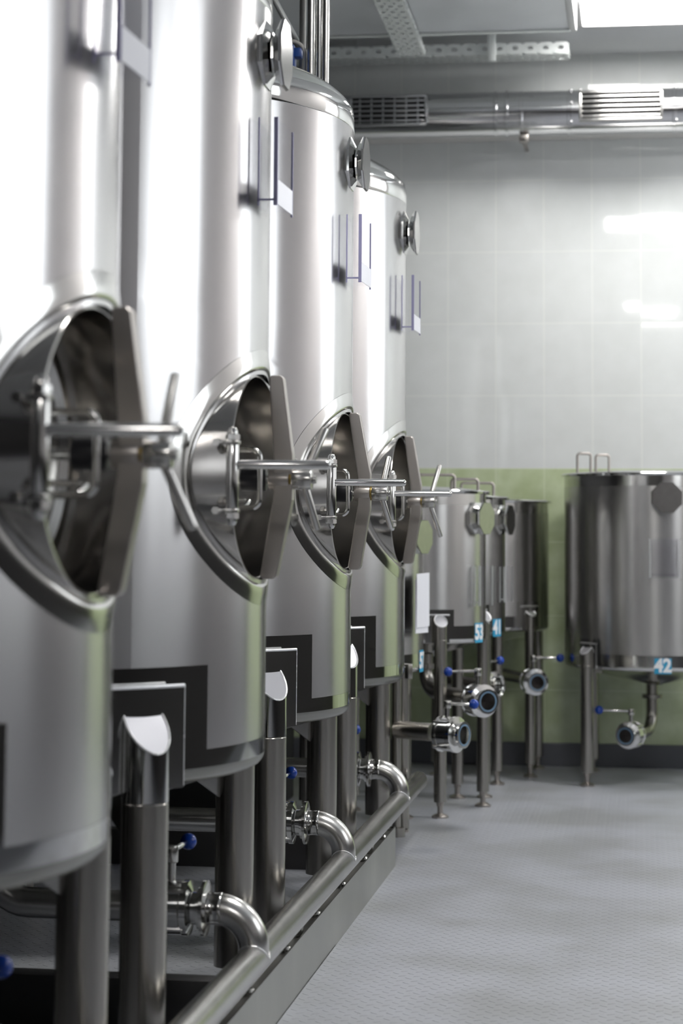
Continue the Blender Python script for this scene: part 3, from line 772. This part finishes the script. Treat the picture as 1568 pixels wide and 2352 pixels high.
# 42
c = (.055, 8.735)
t42 = small_tank('wide steel tank with the blue number 42 sticker at the right edge', c, .375, .467, 1.268,
    [(*rel(c, (-.221, 8.468)), True), (*rel(c, (.33, 8.468)), True), (*rel(c, (-.21, 9.0)), True), (*rel(c, (.33, 9.0)), True)], D(-83),
    dict(text='42', th=D(-85.5), z=.492, w=.068, h=.062, handles=[(-.29, -.03, D(0), .056, .088), (-.215, .06, D(0), .056, .085)]),
    (D(-84), .845, 1.0, .118), cone=.07, leg_r=.026, octz=1.164, oct_r=.066, rimw=.012)
q = MB(); q.tube(bend([(-.012, 0, .40), (-.012, 0, .205), (-.09, -.20, .205)], .085), .024, 24)
q.lathe([(.024, 0), (.042, .002), (.042, .018), (.024, .02)], 28, 0, Matrix.Translation((-.012, 0, .335)))
q.build('outlet_pipe', M_LEG, t42)
valve(t42, (-.122, -.285, .205), (-.36, -.93, 0), stem_h=.05, lever=(-.13, .0, .003), ball_r=.0175)

# papers in the half hidden tank's holder
q = MB(); 
for i, (dz, dx, tilt) in enumerate(((0.0, 0.0, 0.0), (.02, .004, .03))):
    M = Matrix.Translation((-.752+dx, 7.10, .762+dz)) @ Matrix.Rotation(tilt, 4, 'X') @ Matrix.Rotation(D(-18), 4, 'Z')
    q.box((0, 0, 0), (.003, .105, .185), 0, 0, M)
q = q.build('paper_sheets', M_PAPER, flat=True); tag(q, 'white paper sheets hanging on the small tank behind the farthest tall tank', 'paper')

# ------------------------------------------------------------------ riser pipes, cables and blue clamp behind the third dome
for i, (px, r_, mt) in enumerate(((-.913, .0105, M_PIPE), (-.933, .0085, M_POLISH), (-.957, .011, M_PIPE))):
    q = MB(); q.cyl((px, 5.87, 1.0), (px, 5.87, ZC), r_, 20); o = q.build('riser_pipe', mt)
    tag(o, ['outermost right vertical steel pipe behind the third tank dome', 'thin middle vertical steel pipe behind the third tank dome', 'left vertical steel pipe of three behind the third tank dome'][i], 'pipe', 'riser pipes behind the third tank')
q = MB(); q.tube(bend([(-.975, 5.885, 1.0), (-.975, 5.885, 2.46), (-1.05, 5.90, 2.47), (-1.12, 5.9, 2.3)], .05), .006, 12); o = q.build('power_cable', M_CABLE); tag(o, 'grey bent cable beside the riser pipes above the third tank', 'cable')
q = MB(); q.cyl((-.992, 5.93, 2.2), (-.992, 5.93, ZC), .010, 16); o = q.build('white_conduit', M_CABLE); tag(o, 'pale vertical conduit at the top, left of the riser pipes', 'conduit')
q = MB(); q.tube([(-1.16, 5.95, 2.75), (-.98, 5.95, 2.42)], .009, 12); o = q.build('slanted_rod', M_TRAY); tag(o, 'pale slanted rod at the top beside the second tank gauge', 'rod')
q = MB(); q.box((-1.025, 5.85, 2.405), (.05, .05, .075), .006); q.box((-.995, 5.85, 2.418), (.03, .04, .028), .004); q.box((-1.035, 5.85, 2.35), (.03, .03, .05), .004); q.cyl((-1.03, 5.85, 2.20), (-1.03, 5.85, 2.4), .012, 14)
o = q.build('blue_clamp', M_BLUEC); tag(o, 'small blue plastic clamp just above the third tank dome', 'clamp')

# ------------------------------------------------------------------ ceiling services
cb = empty('rectangular_duct', (0, 0, 0)); tag(cb, 'wide grey sheet metal air duct under the ceiling', 'air duct')
q = MB(); q.box((-1.15, 6.3, 3.115), (1.76, 3.8, .11), .004); q.build('duct_body', M_GALV, cb)
q = MB(); q.box((-1.15, 8.215, 3.075), (1.76, .03, .045), .003); q.build('flange', M_TRAY, cb)
q = MB(); q.box((-.262, 6.3, 3.12), (.03, 3.86, .13), .003); q.build('flange', M_FRAME, cb)

def tray(name, p0, p1, width, height, rows, pitch, label):
    """perforated cable tray: floor and two sides with real round holes, underside at p.z"""
    p0, p1 = Vector(p0), Vector(p1); d = (p1-p0); L = d.length; d.normalize(); s = Vector((-d.y, d.x, 0))
    mb = MB()
    M = Matrix.Identity(4)
    for i in range(3): M[i][0], M[i][1], M[i][2], M[i][3] = d[i], s[i], (0, 0, 1)[i], p0[i]
    def strip(Mx, W, nrow, hr):
        nx = int(L/pitch); cw = L/nx; rw = W/nrow
        for i in range(nx):
            for j in range(nrow):
                cx, cy = (i+.5)*cw, -W/2+(j+.5)*rw
                n = 16; outer, inner = [], []
                for k in range(n):
                    a = 2*PI*(k+.5)/n; ca, sa = math.cos(a), math.sin(a); q_ = max(abs(ca), abs(sa))
                    outer.append((cx+ca/q_*cw/2, cy+sa/q_*rw/2, 0)); inner.append((cx+ca*hr*1.5, cy+sa*hr*1.1, 0))
                mb.add(outer+inner, [(k, (k+1) % n, n+(k+1) % n, n+k) for k in range(n)], 0, Mx)
    strip(M, width, rows, .0085)
    for sg in (-1, 1):
        R = M @ Matrix.Translation((0, sg*width/2, height/2)) @ Matrix.Rotation(PI/2, 4, 'X')
        strip(R, height, 1, .0085)
    return mb, name, label
for args in ((  'cable_tray', (-1.62, 8.80, 3.090), (-.295, 8.80, 3.088), .13, .05, 2, .066, 'perforated steel cable tray along the back wall under the ceiling'),
             (  'cable_tray', (-.905, 5.0, 3.022), (-.945, 8.44, 3.024), .112, .026, 3, .085, 'perforated steel cable tray running towards the back wall')):
    mb, nm, lb = tray(*args)
    o = mb.build(nm, M_TRAY, flat=True)
    so = o.modifiers.new('solid', 'SOLIDIFY'); so.thickness = .002
    tag(o, lb, 'cable tray')
q = MB(); q.box((-.625, 8.70, 3.12), (.034, .02, .14), .002); o = q.build('tray_bracket', M_TRAY); tag(o, 'small grey hanger bracket on the back wall cable tray', 'bracket')

# round duct
rd = empty('round_duct', (0, 8.95, 2.87)); tag(rd, 'shiny round steel air duct along the back wall', 'air duct')
q = MB(); q.lathe([(.098, 0), (.098, 4.4)], 64, 0, frame((XL+.03, 0, 0), (1, 0, 0)), True, True); q.build('duct_pipe', M_DUCT, rd)
for xx, r_ in ((-.622, .1025), (-.574, .104), (-.51, .100), (-.30, .1015), (.155, .1015)):
    q = MB(); q.lathe([(.0975, -.008), (r_, -.006), (r_, .006), (.0975, .008)], 64, 0, frame((xx, 0, 0), (1, 0, 0))); q.build('duct_collar', M_DUCT, rd)
for gx0, gx1 in ((-1.255, -.925), (-.25, .10)):
    g = MB(); h0, h1 = -.060, .062; yy = -.119
    for zz in (h0, h1): g.box(((gx0+gx1)/2, yy, zz), (gx1-gx0, .024, .010), .001)
    for xx in (gx0, gx1): g.box((xx, yy+.004, (h0+h1)/2), (.010, .03, h1-h0), .001)
    G = g.build('grille', M_DUCT if gx0 < -1 else M_PIPE, rd)
    bk = MB(); bk.box(((gx0+gx1)/2, yy+.0125, .001), (gx1-gx0-.01, .002, h1-h0-.01)); bk.build('grille_back', M_HOLE, G)
    n = 5
    for i in range(n):
        zz = h0+(i+.8)*(h1-h0)/(n+.6)
        s = MB(); s.box(((gx0+gx1)/2, yy, zz), (gx1-gx0-.012, .004, .0105), .001, 0); s.build('louvre', M_DUCT if gx0 < -1 else M_PIPE, G)
    if gx0 < -1:
        for i in range(6):
            s = MB(); s.box((gx0+(i+.7)*(gx1-gx0)/6.4, yy+.007, .001), (.006, .004, h1-h0-.012)); s.build('rear_vane', M_GALV, G)
for xx, zz in ((-.50, -.115),):
    q = MB(); q.box((xx, -.01, zz), (.04, .06, .03), .003); q.box((xx, .09, zz-.008), (.02, .26, .012), .002); q.build('duct_bracket', M_YOKE, rd)
for xx in (-.29, -.25+.0, .165):
    for a in (25, 75, 125):
        q = MB(); q.sphere((xx, -.1015*math.sin(D(a)), .1015*math.cos(D(a))), .006, 10); q.build('rivet', M_DUCT, rd)
